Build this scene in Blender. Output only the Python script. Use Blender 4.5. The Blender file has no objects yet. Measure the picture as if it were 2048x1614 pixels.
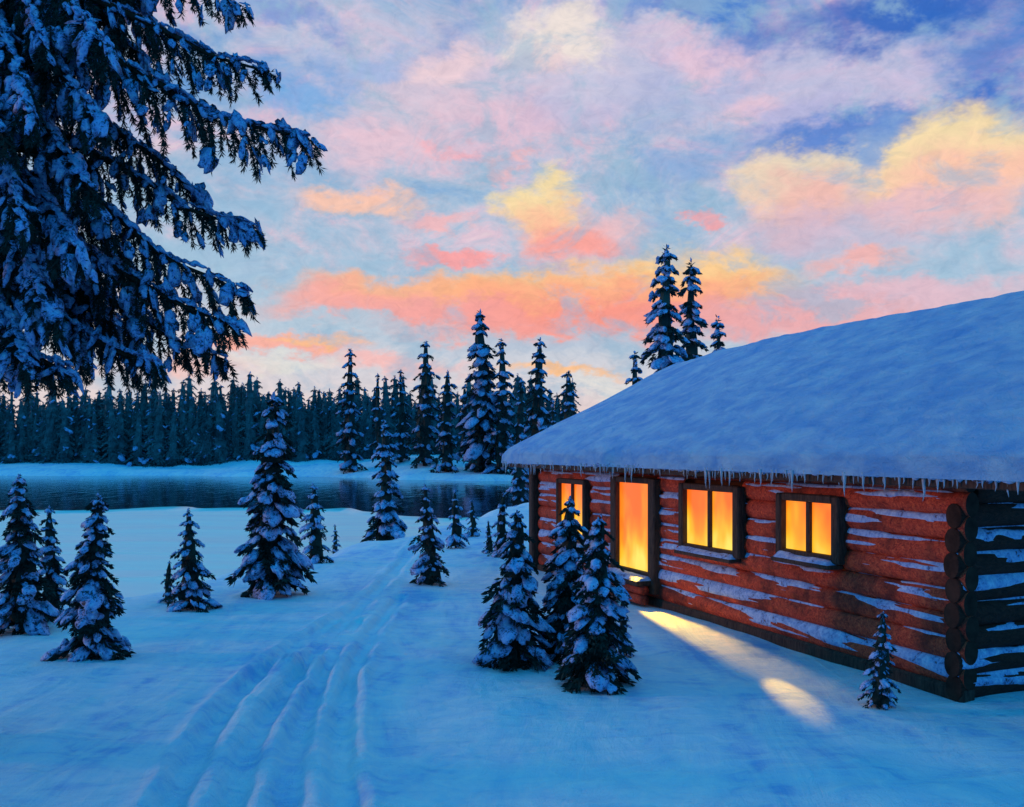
import bpy, math, random
import numpy as np
from mathutils import Vector, Matrix

# ------------------------------------------------------------------ camera, sky, sun, exposure
SC = bpy.context.scene
COL = SC.collection
F, CX, HY, CAMZ = 1800.0, 1024.0, 900.0, 3.2      # focal length in photo pixels, horizon row, eye height
cam_d = bpy.data.cameras.new('camera')
cam = bpy.data.objects.new('camera', cam_d); COL.objects.link(cam)
cam.location = (0, 0, CAMZ); cam.rotation_euler = (math.pi/2, 0, 0)
cam_d.sensor_width = 36.0; cam_d.lens = 36.0*F/2048.0
cam_d.shift_y = (HY-807.0)/2048.0
cam_d.clip_start = 0.05; cam_d.clip_end = 6000
SC.camera = cam
SC.render.resolution_x, SC.render.resolution_y = 1024, 807
vs = SC.view_settings
vs.view_transform = 'Standard'; vs.look = 'None'; vs.exposure = 0.0; vs.gamma = 1.0
vs.use_curve_mapping = False
try:
    SC.cycles.max_bounces = 4; SC.cycles.diffuse_bounces = 2; SC.cycles.glossy_bounces = 2
    SC.cycles.use_denoising = True
except Exception: pass

SUN_AZ, SUN_EL = math.radians(-84), math.radians(7)      # azimuth from the view axis (left negative)

def lin(r, g, b, k=1.0):
    f = lambda c: (c/255/12.92 if c/255 <= .04045 else ((c/255+.055)/1.055)**2.4)*k
    return (f(r), f(g), f(b), 1.0)

class NT:
    """tiny helper for node trees"""
    def __init__(s, tree): s.t = tree; s.n = tree.nodes; s.l = tree.links
    def node(s, typ, **kw):
        n = s.n.new(typ)
        for k, v in kw.items(): setattr(n, k, v)
        return n
    def put(s, sock, v):
        if isinstance(v, bpy.types.NodeSocket): s.l.new(v, sock)
        else: sock.default_value = v
    def m(s, op, a, b=None, c=None, clamp=False):
        n = s.node('ShaderNodeMath', operation=op, use_clamp=clamp)
        s.put(n.inputs[0], a)
        if b is not None: s.put(n.inputs[1], b)
        if c is not None: s.put(n.inputs[2], c)
        return n.outputs[0]
    def v(s, op, a, b=None, scale=None):
        n = s.node('ShaderNodeVectorMath', operation=op)
        s.put(n.inputs[0], a)
        if b is not None: s.put(n.inputs[1], b)
        if scale is not None: s.put(n.inputs['Scale'], scale)
        return n.outputs['Value'] if op in ('LENGTH', 'DOT_PRODUCT') else n.outputs[0]
    def noise(s, vec, scale, detail=4, rough=.55, dist=0.0, color=False):
        n = s.node('ShaderNodeTexNoise')
        s.put(n.inputs['Vector'], vec); n.inputs['Scale'].default_value = scale
        n.inputs['Detail'].default_value = detail; n.inputs['Roughness'].default_value = rough
        n.inputs['Distortion'].default_value = dist
        return n.outputs['Color' if color else 'Fac']
    def ss(s, x, a, b, lo=0.0, hi=1.0):
        n = s.node('ShaderNodeMapRange', interpolation_type='SMOOTHSTEP')
        s.put(n.inputs['Value'], x)
        n.inputs['From Min'].default_value = a; n.inputs['From Max'].default_value = b
        n.inputs['To Min'].default_value = lo; n.inputs['To Max'].default_value = hi
        return n.outputs[0]
    def mix(s, f, a, b, blend='MIX'):
        n = s.node('ShaderNodeMix', data_type='RGBA', blend_type=blend)
        s.put(n.inputs[0], f); s.put(n.inputs[6], a); s.put(n.inputs[7], b)
        return n.outputs[2]
    def ramp(s, fac, stops, interp='LINEAR'):
        n = s.node('ShaderNodeValToRGB'); r = n.color_ramp; r.interpolation = interp
        while len(r.elements) > 1: r.elements.remove(r.elements[-1])
        r.elements[0].position = stops[0][0]; r.elements[0].color = stops[0][1]
        for p, c in stops[1:]:
            e = r.elements.new(p); e.color = c
        s.put(n.inputs[0], fac); return n.outputs[0]
    def comb(s, x, y, z):
        n = s.node('ShaderNodeCombineXYZ'); s.put(n.inputs[0], x); s.put(n.inputs[1], y); s.put(n.inputs[2], z)
        return n.outputs[0]

def build_world():
    w = bpy.data.worlds.new('World'); SC.world = w; w.use_nodes = True
    T = NT(w.node_tree); T.n.clear()
    d = T.node('ShaderNodeTexCoord').outputs['Generated']
    sp = T.node('ShaderNodeSeparateXYZ'); T.l.new(d, sp.inputs[0])
    x, y, z = sp.outputs
    az = T.m('ARCTAN2', x, y)
    el = T.m('ARCSINE', T.m('MINIMUM', T.m('MAXIMUM', z, -.999), .999))
    # ragged edges: directions are pushed about by noise at three sizes
    st = T.v('MULTIPLY', d, (1.0, 1.0, 1.75))
    n1 = T.v('SUBTRACT', T.noise(st, 9, 5, .64, color=True), (.5, .5, .5))
    n2 = T.v('SUBTRACT', T.noise(T.v('ADD', st, (3.3, 1.7, 5.1)), 22, 4, .66, color=True), (.5, .5, .5))
    p0 = T.comb(az, el, 0.0)
    def warp(a, b):
        v = T.v('ADD', p0, T.v('MULTIPLY', n1, (a, a*.6, 0)))
        return T.v('ADD', v, T.v('MULTIPLY', n2, (b, b*.7, 0)))
    P = warp(.17, .07)
    # clear twilight sky: pale at the sunset horizon, deep blue overhead and behind
    base = T.ramp(T.m('DIVIDE', el, 1.5708, clamp=True), [
        (0.0, lin(238, 200, 190)), (.05, lin(214, 208, 214)), (.10, lin(168, 196, 216)),
        (.17, lin(146, 182, 212)), (.24, lin(100, 150, 208)), (.32, lin(56, 126, 204)),
        (.55, lin(32, 176, 242)), (1.0, lin(18, 166, 246))])
    backs = T.ramp(T.m('DIVIDE', el, 1.5708, clamp=True), [
        (0.0, lin(70, 126, 190)), (.12, lin(56, 134, 205)), (.4, lin(26, 174, 240)), (1.0, lin(18, 166, 246))])
    fwd = T.ss(T.m('COSINE', az), .25, .9)
    col = T.mix(fwd, backs, base)
    # broad broken cloud, lavender and pink on the sunset side, slate blue elsewhere
    big = T.noise(st, 3.4, 5, .6, .6)
    fine = T.noise(st, 15, 5, .62, .4)
    cm = T.m('ADD', T.m('MULTIPLY', big, .68), T.m('MULTIPLY', fine, .42))
    near = T.m('MULTIPLY', fwd, T.ss(el, .75, .42))
    hue = T.noise(st, 10, 5, .68, .8)
    pinks = T.ramp(hue, [(.30, lin(136, 174, 214)), (.42, lin(170, 190, 214)), (.52, lin(206, 198, 214)),
                         (.62, lin(240, 196, 208)), (.74, lin(250, 222, 216))])
    veil = T.m('MULTIPLY', T.m('MULTIPLY', T.ss(cm, .43, .58), T.ss(el, .10, .24)), near)
    col = T.mix(T.m('MULTIPLY', veil, .74), col, pinks)
    def pix(px, py):
        a = math.atan((px-CX)/F); return a, math.atan((HY-py)/F*math.cos(a))
    def blob(col, px, py, sx, sy, c, op=.9, soft=.55, pp=None):
        a, e = pix(px, py)
        n = T.node('ShaderNodeVectorMath', operation='MULTIPLY_ADD'); T.put(n.inputs[0], pp or P)
        n.inputs[1].default_value = (F/sx, F/sy, 0); n.inputs[2].default_value = (-a*F/sx, -e*F/sy, 0)
        return T.mix(T.ss(T.v('LENGTH', n.outputs[0]), 1.0, 1.0-soft, 0.0, op), col, c)
    PS = warp(.12, .065)
    L = lin
    # upper masses
    for a in [(1150, 130, 330, 130, L(206, 200, 222), .75, .8), (860, 190, 260, 120, L(222, 200, 214), .7, .8),
              (1560, 170, 330, 130, L(196, 190, 220), .7, .8), (640, 60, 260, 80, L(196, 200, 222), .6, .9),
              (1420, 110, 110, 45, L(236, 196, 212), .7, .8), (1500, 215, 90, 40, L(240, 196, 206), .6, .8),
              (1110, 75, 120, 60, L(240, 226, 216), .9, .7), (1085, 120, 70, 40, L(226, 196, 206), .6, .7),
              (900, 140, 120, 40, L(240, 208, 212), .7, .8), (760, 290, 160, 60, L(236, 196, 208), .7, .8),
              (1000, 270, 180, 70, L(232, 190, 206), .7, .8), (880, 300, 60, 22, L(248, 176, 184), .7, .8),
              (980, 330, 70, 18, L(252, 182, 180), .7, .8), (1180, 240, 160, 60, L(196, 186, 216), .6, .8),
              (1620, 230, 130, 50, L(176, 176, 218), .7, .8), (1820, 150, 120, 60, L(206, 190, 220), .6, .8),
              (620, 190, 120, 60, L(96, 166, 226), .7, .8), (730, 110, 110, 45, L(150, 180, 228), .6, .8),
              (1800, 15, 340, 62, L(44, 100, 190), .95, .8), (1400, 0, 220, 34, L(70, 124, 204), .85, .8), (2000, 110, 130, 80, L(60, 116, 200), .8, .9), (560, 40, 120, 36, L(96, 140, 210), .7, .8),
              (1680, 275, 190, 44, L(78, 128, 206), .9, .8), (1985, 215, 110, 60, L(50, 108, 200), .9, .8),
              (1380, 330, 160, 50, L(120, 160, 214), .6, .8)]:
        col = blob(col, a[0], a[1], a[2]*1.15, a[3]*1.15, *a[4:])
    # warm heaps and bands: yellow rims first, rosy bodies over them
    for a in [(1890, 322, 142, 74, L(250, 222, 165), .9, .5), (1900, 376, 150, 72, L(250, 194, 172), .95, .9),
              (1960, 360, 90, 55, L(250, 196, 170), .6, .8), (1830, 420, 150, 34, L(226, 186, 196), .8, .8),
              (1600, 365, 100, 60, L(240, 218, 180), .8, .5), (1615, 400, 115, 62, L(242, 186, 176), .9, .9),
              (1590, 455, 105, 40, L(214, 180, 196), .7, .8), (1690, 480, 190, 34, L(206, 186, 206), .6, .8),
              (1080, 410, 76, 52, L(250, 222, 160), .9, .5), (1105, 450, 92, 56, L(254, 190, 156), .9, .9),
              (1140, 490, 110, 46, L(252, 160, 148), .9, .7), (1240, 450, 80, 36, L(236, 186, 188), .7, .8),
              (1410, 432, 26, 14, L(248, 160, 160), .8, .7),
              (730, 400, 110, 28, L(254, 196, 166), .85, .7), (880, 440, 75, 20, L(246, 182, 182), .8, .8),
              (905, 522, 88, 20, L(252, 160, 158), .9, .6), (1720, 525, 90, 22, L(252, 176, 164), .75, .8), (1742, 300, 36, 52, L(120, 158, 212), .85, .8), (1760, 600, 250, 34, L(240, 172, 170), .85, .8), (1640, 650, 260, 30, L(236, 170, 172), .8, .8),
              (1380, 545, 140, 50, L(254, 206, 140), .95, .6), (1500, 570, 120, 40, L(246, 190, 140), .7, .8),
              (1150, 580, 300, 38, L(253, 190, 128), .9, .6), (830, 588, 240, 30, L(254, 178, 128), .85, .7),
              (1240, 605, 340, 46, L(252, 168, 132), .9, .7), (1180, 640, 380, 42, L(248, 148, 132), .9, .7),
              (700, 612, 200, 30, L(250, 166, 150), .85, .8), (900, 640, 260, 32, L(246, 160, 152), .8, .8),
              (1560, 630, 240, 38, L(232, 168, 172), .75, .8), (1850, 590, 210, 30, L(216, 190, 208), .7, .8),
              (1200, 690, 380, 20, L(176, 190, 210), .75, .8), (700, 655, 190, 16, L(172, 196, 214), .7, .8),
              (560, 695, 150, 24, L(252, 172, 152), .9, .6), (620, 690, 100, 14, L(252, 192, 132), .7, .8),
              (800, 735, 160, 24, L(250, 184, 178), .8, .8), (1130, 745, 130, 15, L(252, 190, 130), .9, .7),
              (560, 738, 120, 18, L(224, 222, 214), .7, .8), (1240, 775, 120, 24, L(222, 220, 216), .8, .8),
              (330, 740, 150, 34, L(246, 190, 180), .8, .8), (300, 600, 160, 60, L(232, 206, 206), .5, .9)]:
        col = blob(col, a[0], a[1], a[2]*1.38, a[3]*1.34, *a[4:], pp=PS)
    # blue-grey mottling, then brushy variation of tone
    mot = T.noise(T.v('ADD', st, (7.7, 2.2, 1.1)), 11, 5, .64, .5)
    col = T.mix(T.m('MULTIPLY', T.m('MULTIPLY', T.ss(mot, .50, .66), near), .60), col, lin(146, 182, 208))
    br = T.noise(T.v('MULTIPLY', d, (1, 1, 1.6)), 50, 5, .7, 1.0)
    col = T.mix(.30, col, T.ramp(br, [(.3, (.62, .68, .76, 1)), (.5, (1, 1, 1, 1)), (.7, (1.30, 1.24, 1.18, 1))]), 'MULTIPLY')
    sky = T.node('ShaderNodeTexSky', sky_type='NISHITA', sun_disc=False)
    sky.sun_elevation = SUN_EL; sky.sun_rotation = SUN_AZ; sky.air_density = 1.0; sky.dust_density = .3; sky.ozone_density = 3.0
    b1 = T.node('ShaderNodeBackground'); T.l.new(sky.outputs[0], b1.inputs[0]); b1.inputs[1].default_value = .008
    b2 = T.node('ShaderNodeBackground'); T.put(b2.inputs[0], col); b2.inputs[1].default_value = 1.0
    ad = T.node('ShaderNodeAddShader'); T.l.new(b1.outputs[0], ad.inputs[0]); T.l.new(b2.outputs[0], ad.inputs[1])
    out = T.node('ShaderNodeOutputWorld'); T.l.new(ad.outputs[0], out.inputs[0])
    w.cycles.sampling_method = 'NONE'
build_world()

sun_d = bpy.data.lights.new('sun', 'SUN'); sun = bpy.data.objects.new('sun', sun_d); COL.objects.link(sun)
sun_d.energy = .74; sun_d.angle = math.radians(6); sun_d.color = (1.0, .46, .26)
to_sun = Vector((math.sin(SUN_AZ)*math.cos(SUN_EL), math.cos(SUN_AZ)*math.cos(SUN_EL), math.sin(SUN_EL)))
sun.rotation_euler = to_sun.to_track_quat('Z', 'Y').to_euler()

# ------------------------------------------------------------------ materials
def material(name, rough=.6, spec=.3):
    m = bpy.data.materials.new(name); m.use_nodes = True
    T = NT(m.node_tree); b = T.n['Principled BSDF']
    b.inputs['Roughness'].default_value = rough; b.inputs['Specular IOR Level'].default_value = spec
    return m, T, b
def bump(T, b, h, strength=.5, dist=.02):
    n = T.node('ShaderNodeBump'); n.inputs['Strength'].default_value = strength; n.inputs['Distance'].default_value = dist
    T.put(n.inputs['Height'], h); T.l.new(n.outputs[0], b.inputs['Normal'])
def pos(T): return T.node('ShaderNodeNewGeometry').outputs['Position']
def objc(T): return T.node('ShaderNodeTexCoord').outputs['Object']

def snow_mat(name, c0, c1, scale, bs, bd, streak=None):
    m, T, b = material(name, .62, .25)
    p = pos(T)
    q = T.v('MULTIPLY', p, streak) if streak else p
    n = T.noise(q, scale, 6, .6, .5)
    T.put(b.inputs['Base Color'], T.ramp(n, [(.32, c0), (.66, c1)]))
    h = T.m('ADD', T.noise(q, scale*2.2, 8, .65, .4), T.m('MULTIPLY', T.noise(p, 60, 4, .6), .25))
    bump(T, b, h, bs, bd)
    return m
M = {}
m, T, b = material('ground_snow', .6, .25)
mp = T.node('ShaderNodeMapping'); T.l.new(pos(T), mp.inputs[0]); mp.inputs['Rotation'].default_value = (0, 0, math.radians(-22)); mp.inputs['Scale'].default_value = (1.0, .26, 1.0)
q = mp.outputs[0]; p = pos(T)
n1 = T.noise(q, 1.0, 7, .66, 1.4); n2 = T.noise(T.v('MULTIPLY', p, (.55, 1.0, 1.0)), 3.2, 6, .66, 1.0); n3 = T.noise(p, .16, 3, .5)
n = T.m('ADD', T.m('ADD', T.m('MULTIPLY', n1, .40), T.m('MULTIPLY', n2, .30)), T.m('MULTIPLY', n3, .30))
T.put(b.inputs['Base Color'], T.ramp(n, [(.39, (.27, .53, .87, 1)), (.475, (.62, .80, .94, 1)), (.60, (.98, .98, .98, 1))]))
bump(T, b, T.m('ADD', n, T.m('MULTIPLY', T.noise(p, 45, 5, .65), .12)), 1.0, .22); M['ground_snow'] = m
M['roof_snow'] = snow_mat('roof_snow', (.17, .43, .84, 1), (.48, .72, .94, 1), 1.5, 1.0, .16, (1.0, 1.0, 2.0))  # extra blue put into the colour to offset the pink of the sun
def rimed_mat(name, dark, c0, c1, scale, lo, streak=None):
    # patchy snow with what lies beneath showing through
    m, T, b = material(name, .65, .2)
    p = pos(T); q = T.v('MULTIPLY', p, streak) if streak else p
    n = T.m('ADD', T.m('MULTIPLY', T.noise(q, scale, 6, .65, .6), .6), T.m('MULTIPLY', T.noise(q, scale*4.5, 4, .6, .4), .4))
    T.put(b.inputs['Base Color'], T.ramp(n, [(lo, dark), (lo+.06, c0), (lo+.26, c1)]))
    bump(T, b, n, .9, .05); return m
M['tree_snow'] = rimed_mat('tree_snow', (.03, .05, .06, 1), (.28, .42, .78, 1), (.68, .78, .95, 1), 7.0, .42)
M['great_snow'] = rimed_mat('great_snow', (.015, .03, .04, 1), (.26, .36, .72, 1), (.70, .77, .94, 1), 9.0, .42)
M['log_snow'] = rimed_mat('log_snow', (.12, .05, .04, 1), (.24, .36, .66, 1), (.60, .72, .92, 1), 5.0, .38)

def needle_mat(name, c0, c1, scale):
    m, T, b = material(name, .75, .15)
    n = T.noise(pos(T), scale, 4, .6)
    T.put(b.inputs['Base Color'], T.ramp(n, [(.3, c0), (.7, c1)]))
    return m
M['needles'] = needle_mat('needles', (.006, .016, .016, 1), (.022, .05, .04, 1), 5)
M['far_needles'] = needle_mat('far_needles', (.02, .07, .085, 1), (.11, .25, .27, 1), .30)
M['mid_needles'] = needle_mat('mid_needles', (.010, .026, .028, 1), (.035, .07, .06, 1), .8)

m, T, b = material('bark', .9, .1)
n = T.noise(T.v('MULTIPLY', pos(T), (6, 6, 1.2)), 4, 7, .65, 1.0)
T.put(b.inputs['Base Color'], T.ramp(n, [(.3, (.018, .012, .009, 1)), (.7, (.075, .05, .035, 1))])); bump(T, b, n, .9, .04); M['bark'] = m

m, T, b = material('red_log', .7, .25)
q = T.v('MULTIPLY', objc(T), (.9, 9, 9))
n = T.noise(q, 2.2, 8, .65, 1.2); n2 = T.noise(objc(T), 1.6, 4, .6)
c = T.ramp(n, [(.30, (.10, .010, .007, 1)), (.48, (.54, .058, .028, 1)), (.72, (.84, .15, .055, 1))])
c = T.mix(T.ss(n2, .36, .56), T.mix(.72, c, (.04, .010, .010, 1)), c)
T.put(b.inputs['Base Color'], c); bump(T, b, n, .7, .03); M['red_log'] = m

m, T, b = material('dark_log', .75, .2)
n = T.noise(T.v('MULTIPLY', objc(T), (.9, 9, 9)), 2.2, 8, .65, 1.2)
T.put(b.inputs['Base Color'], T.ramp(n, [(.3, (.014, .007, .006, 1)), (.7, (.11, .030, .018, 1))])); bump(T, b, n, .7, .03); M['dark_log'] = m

m, T, b = material('dark_timber', .75, .2)
n = T.noise(T.v('MULTIPLY', pos(T), (8, 8, 1.3)), 3, 7, .65, .8)
T.put(b.inputs['Base Color'], T.ramp(n, [(.3, (.018, .012, .011, 1)), (.7, (.11, .062, .045, 1))])); bump(T, b, n, .6, .02); M['dark_timber'] = m

m, T, b = material('chinking', .9, .1)
n = T.noise(pos(T), 6, 5, .6)
T.put(b.inputs['Base Color'], T.ramp(n, [(.3, (.02, .012, .01, 1)), (.7, (.07, .035, .025, 1))])); M['chinking'] = m

def pane_mat(name, seed, zlo, zhi):
    m, T, b = material(name, .25, .5)
    q = T.v('ADD', pos(T), (seed*3.1, seed*1.7, seed)); sz = T.node('ShaderNodeSeparateXYZ'); T.l.new(pos(T), sz.inputs[0])
    n = T.m('ADD', T.ss(sz.outputs[2], zhi, zlo, .02, .34), T.m('MULTIPLY', T.noise(T.v('MULTIPLY', q, (1, 1, .5)), 1.8, 2, .5), .72))
    c = T.ramp(n, [(.40, lin(255, 104, 6)), (.54, lin(255, 140, 12)), (.66, lin(255, 184, 32)), (.78, lin(255, 222, 90))])
    b.inputs['Base Color'].default_value = (.3, .12, .03, 1)
    T.put(b.inputs['Emission Color'], c); b.inputs['Emission Strength'].default_value = 1.1
    return m
for i in range(4): M['pane%d' % i] = pane_mat('lit_glass_%d' % i, i+1, *((1.3, 2.5), (.6, 2.5), (1.3, 2.6), (1.4, 2.5))[i])

m, T, b = material('ice', .12, .5)
b.inputs['Base Color'].default_value = (.62, .74, .86, 1); b.inputs['Transmission Weight'].default_value = .45; b.inputs['IOR'].default_value = 1.31
M['icicle'] = m

m, T, b = material('lake_ice', .34, .5)
q = T.v('MULTIPLY', pos(T), (.10, .55, 1))
n = T.noise(q, 1.2, 7, .6, .6)
T.put(b.inputs['Base Color'], T.ramp(n, [(.35, (.70, .76, .74, 1)), (.65, (.98, .92, .78, 1))]))
T.put(b.inputs['Roughness'], T.ss(n, .3, .7, .30, .55)); bump(T, b, n, .5, .12); M['lake_ice'] = m

m, T, b = material('lake_water', .06, .5)
b.inputs['Base Color'].default_value = (.004, .012, .022, 1); b.inputs['IOR'].default_value = 1.33
n = T.noise(T.v('MULTIPLY', pos(T), (.9, .28, 1)), 1.0, 4, .55, .3)
bump(T, b, n, .28, .16); M['lake_water'] = m

# ------------------------------------------------------------------ mesh helpers
def link(name, me, mat=None, parent=None, smooth=False, loc=None):
    o = bpy.data.objects.new(name, me); COL.objects.link(o)
    if mat is not None and not me.materials: me.materials.append(M[mat] if isinstance(mat, str) else mat)
    if parent is not None: o.parent = parent
    if loc is not None: o.location = loc
    return o
def mesh_np(name, V, Q=None, Tr=None, smooth=False):
    """mesh from numpy vertices, quads and triangles"""
    me = bpy.data.meshes.new(name)
    V = np.asarray(V, dtype=np.float32).reshape(-1, 3)
    Q = np.zeros((0, 4), np.int32) if Q is None else np.asarray(Q, np.int32).reshape(-1, 4)
    Tr = np.zeros((0, 3), np.int32) if Tr is None else np.asarray(Tr, np.int32).reshape(-1, 3)
    me.vertices.add(len(V)); me.vertices.foreach_set('co', V.ravel())
    nl = Q.size + Tr.size
    me.loops.add(nl); me.loops.foreach_set('vertex_index', np.concatenate([Q.ravel(), Tr.ravel()]))
    npo = len(Q)+len(Tr); me.polygons.add(npo)
    st = np.concatenate([np.arange(len(Q))*4, Q.size+np.arange(len(Tr))*3]).astype(np.int32)
    me.polygons.foreach_set('loop_start', st)
    me.polygons.foreach_set('use_smooth', np.full(npo, smooth, dtype=bool))
    me.update(calc_edges=True); me.validate(); return me
def grid_faces(nu, nv, wrap=False):
    i = np.arange(nu-1)[:, None]; j = np.arange(nv if wrap else nv-1)[None, :]
    a = i*nv+j; b = i*nv+(j+1) % nv; c = (i+1)*nv+(j+1) % nv; d = (i+1)*nv+j
    return np.stack([a, b, c, d], -1).reshape(-1, 4)
class Acc:
    def __init__(s): s.V = []; s.Q = []; s.T = []; s.n = 0
    def add(s, V, Q=None, T=None):
        V = np.asarray(V, float).reshape(-1, 3)
        if Q is not None: s.Q.append(np.asarray(Q).reshape(-1, 4)+s.n)
        if T is not None: s.T.append(np.asarray(T).reshape(-1, 3)+s.n)
        s.V.append(V); s.n += len(V)
    def mesh(s, name, smooth=False):
        return mesh_np(name, np.concatenate(s.V), np.concatenate(s.Q) if s.Q else None, np.concatenate(s.T) if s.T else None, smooth)
def wob(P, seed, freq=1.0, octv=3):
    """cheap smooth noise in about -1..1 : sums of sines"""
    r = np.random.RandomState(seed); out = np.zeros(len(P)); amp = 1.0; tot = 0
    for o in range(octv):
        for k in range(3):
            d = r.normal(size=P.shape[1]); d /= np.linalg.norm(d)
            out += amp*np.sin(P@d*freq*(2**o)*r.uniform(.8, 1.25)+r.uniform(0, 6.28)); tot += amp*.6
        amp *= .5
    return out/tot
def unit(v): v = np.asarray(v, float); return v/np.linalg.norm(v)
def tube(acc, pts, rads, sides=8, cap=True):
    pts = np.asarray(pts, float); n = len(pts)
    tan = np.gradient(pts, axis=0); V = []
    for p, t, r in zip(pts, tan, rads):
        t = unit(t); a = np.array([0, 0, 1.]) if abs(t[2]) < .9 else np.array([1., 0, 0])
        u = unit(np.cross(t, a)); w = np.cross(t, u)
        th = np.arange(sides)*2*np.pi/sides
        V.append(p+r*(np.cos(th)[:, None]*u+np.sin(th)[:, None]*w))
    V = np.concatenate(V); base = grid_faces(n, sides, True)
    if cap:
        V = np.concatenate([V, pts[:1], pts[-1:]]); j = np.arange(sides); jn = (j+1) % sides
        T_ = np.concatenate([np.stack([np.full(sides, n*sides), jn, j], 1), np.stack([np.full(sides, n*sides+1), (n-1)*sides+j, (n-1)*sides+jn], 1)])
        acc.add(V, base, T_)
    else: acc.add(V, base)
def cbox(acc, c, ax, h, ch=.02):
    """box with chamfered edges; ax three unit axes, h half sizes"""
    ax = np.asarray(ax, float); h = np.asarray(h, float); ch = min(ch, .45*h.min()); P = []; idx = {}
    for sx in (-1, 1):
        for sy in (-1, 1):
            for sz in (-1, 1):
                for k in range(3):
                    q = np.array([sx, sy, sz], float)*(h-ch); q[k] = [sx, sy, sz][k]*h[k]
                    idx[(sx, sy, sz, k)] = len(P); P.append(np.asarray(c)+q@ax)
    Q = []; T_ = []
    for k in range(3):
        a, b_ = [i for i in range(3) if i != k]
        for s in (-1, 1):
            f = []
            for u, w in ((-1, -1), (1, -1), (1, 1), (-1, 1)):
                t = [0, 0, 0]; t[k] = s; t[a] = u; t[b_] = w; f.append(idx[(*t, k)])
            Q.append(f)
        for u in (-1, 1):
            for w in (-1, 1):
                f = []
                for s, kk in ((-1, a), (1, a), (1, b_), (-1, b_)):
                    t = [0, 0, 0]; t[a] = u; t[b_] = w; t[k] = s; f.append(idx[(*t, kk)])
                Q.append(f)
    for sx in (-1, 1):
        for sy in (-1, 1):
            for sz in (-1, 1): T_.append([idx[(sx, sy, sz, k)] for k in range(3)])
    acc.add(P, Q, T_)
def ico(sub):
    import bmesh
    bm = bmesh.new(); bmesh.ops.create_icosphere(bm, subdivisions=sub, radius=1.0)
    V = np.array([v.co[:] for v in bm.verts]); T_ = np.array([[v.index for v in f.verts] for f in bm.faces]); bm.free(); return V, T_
ICO = {1: ico(1), 2: ico(2), 3: ico(3)}
def lumps(acc, C, U, W, N, S, rng, sub=2, rough=.22):
    """snow lumps: centres C, axes U (long), W (wide), N (up), sizes S (n,3)"""
    V0, T0 = ICO[sub]; n = len(C); m_ = len(V0)
    ph = rng.uniform(0, 6.28, (n, 3, 1)); fr = rng.uniform(1.8, 4.2, (n, 3, 3)); 
    d = np.einsum('mk,njk->njm', V0, fr)
    r = 1+rough*np.sin(d+ph).mean(1)*1.7
    L = V0[None]*r[:, :, None]
    L = L*np.where(L[:, :, 2:3] < 0, np.array([1, 1, .55]), 1.0)
    L = L*S[:, None, :]
    P = C[:, None]+L[:, :, :1]*U[:, None]+L[:, :, 1:2]*W[:, None]+L[:, :, 2:]*N[:, None]
    T_ = T0[None]+(np.arange(n)*m_)[:, None, None]
    acc.add(P.reshape(-1, 3), None, T_.reshape(-1, 3))
def blades(acc, B, D, L, Wd, rng):
    """needle sprays: diamond blades from B along D, length L, width Wd"""
    n = len(B); D = D/np.linalg.norm(D, axis=1, keepdims=True)
    r = rng.normal(size=(n, 3)); s = np.cross(D, r); s /= np.linalg.norm(s, axis=1, keepdims=True)+1e-9
    L = np.broadcast_to(L, (n,))[:, None]; Wd = np.broadcast_to(Wd, (n,))[:, None]
    a = B; t = B+D*L; m_ = B+D*L*.45
    V = np.stack([a, m_+s*Wd, t, m_-s*Wd], 1).reshape(-1, 3)
    acc.add(V, np.arange(n*4).reshape(n, 4))
def ray(px, py, D):
    return np.array([(px-CX)/F*D, D, CAMZ-(py-HY)/F*D])
def thing(name, label, cat, loc=(0, 0, 0), rotz=0, group=None):
    o = bpy.data.objects.new(name, None); COL.objects.link(o); o.location = loc; o.rotation_euler = (0, 0, rotz)
    o.empty_display_size = .2; o['label'] = label; o['category'] = cat
    if group: o['group'] = group
    return o

# ------------------------------------------------------------------ ground, lake
LAKE_Z = -1.2
def sstep(a, b, x): t = np.clip((x-a)/(b-a), 0, 1); return t*t*(3-2*t)
SH_Y = np.array([-200, 0, 12, 18, 23, 28, 39, 50, 58, 66, 80, 110, 140, 2000.])
SH_X = np.array([-30, -14.5, -13.2, -12.4, -10.8, -9.2, -6.0, -3.4, -1.6, .6, 2.6, 3.2, 3.4, 3.4])
FS_X = np.array([-3000, -120, -60, -40, -25, -14, 0, 3000.]); FS_Y = np.array([150, 150, 153, 149, 142, 131, 128, 128.])
def pix_ground(px, py, z=0.0):
    D = F*(CAMZ-z)/(py-HY); return np.array([(px-CX)/F*D, D])
RUTS = [[(300, 1680), (345, 1600), (395, 1500), (450, 1415), (520, 1340), (600, 1285), (690, 1225), (760, 1170), (810, 1110), (840, 1065)],
        [(440, 1680), (462, 1600), (500, 1490), (556, 1395), (612, 1320), (668, 1262), (740, 1195), (800, 1130), (840, 1085)],
        [(560, 1680), (572, 1590), (592, 1480), (622, 1390), (664, 1310), (716, 1240)],
        [(700, 1690), (690, 1590), (682, 1500), (684, 1420), (702, 1340), (742, 1262), (800, 1190)]]
RD = [.14, .15, .11, .13]
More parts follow.
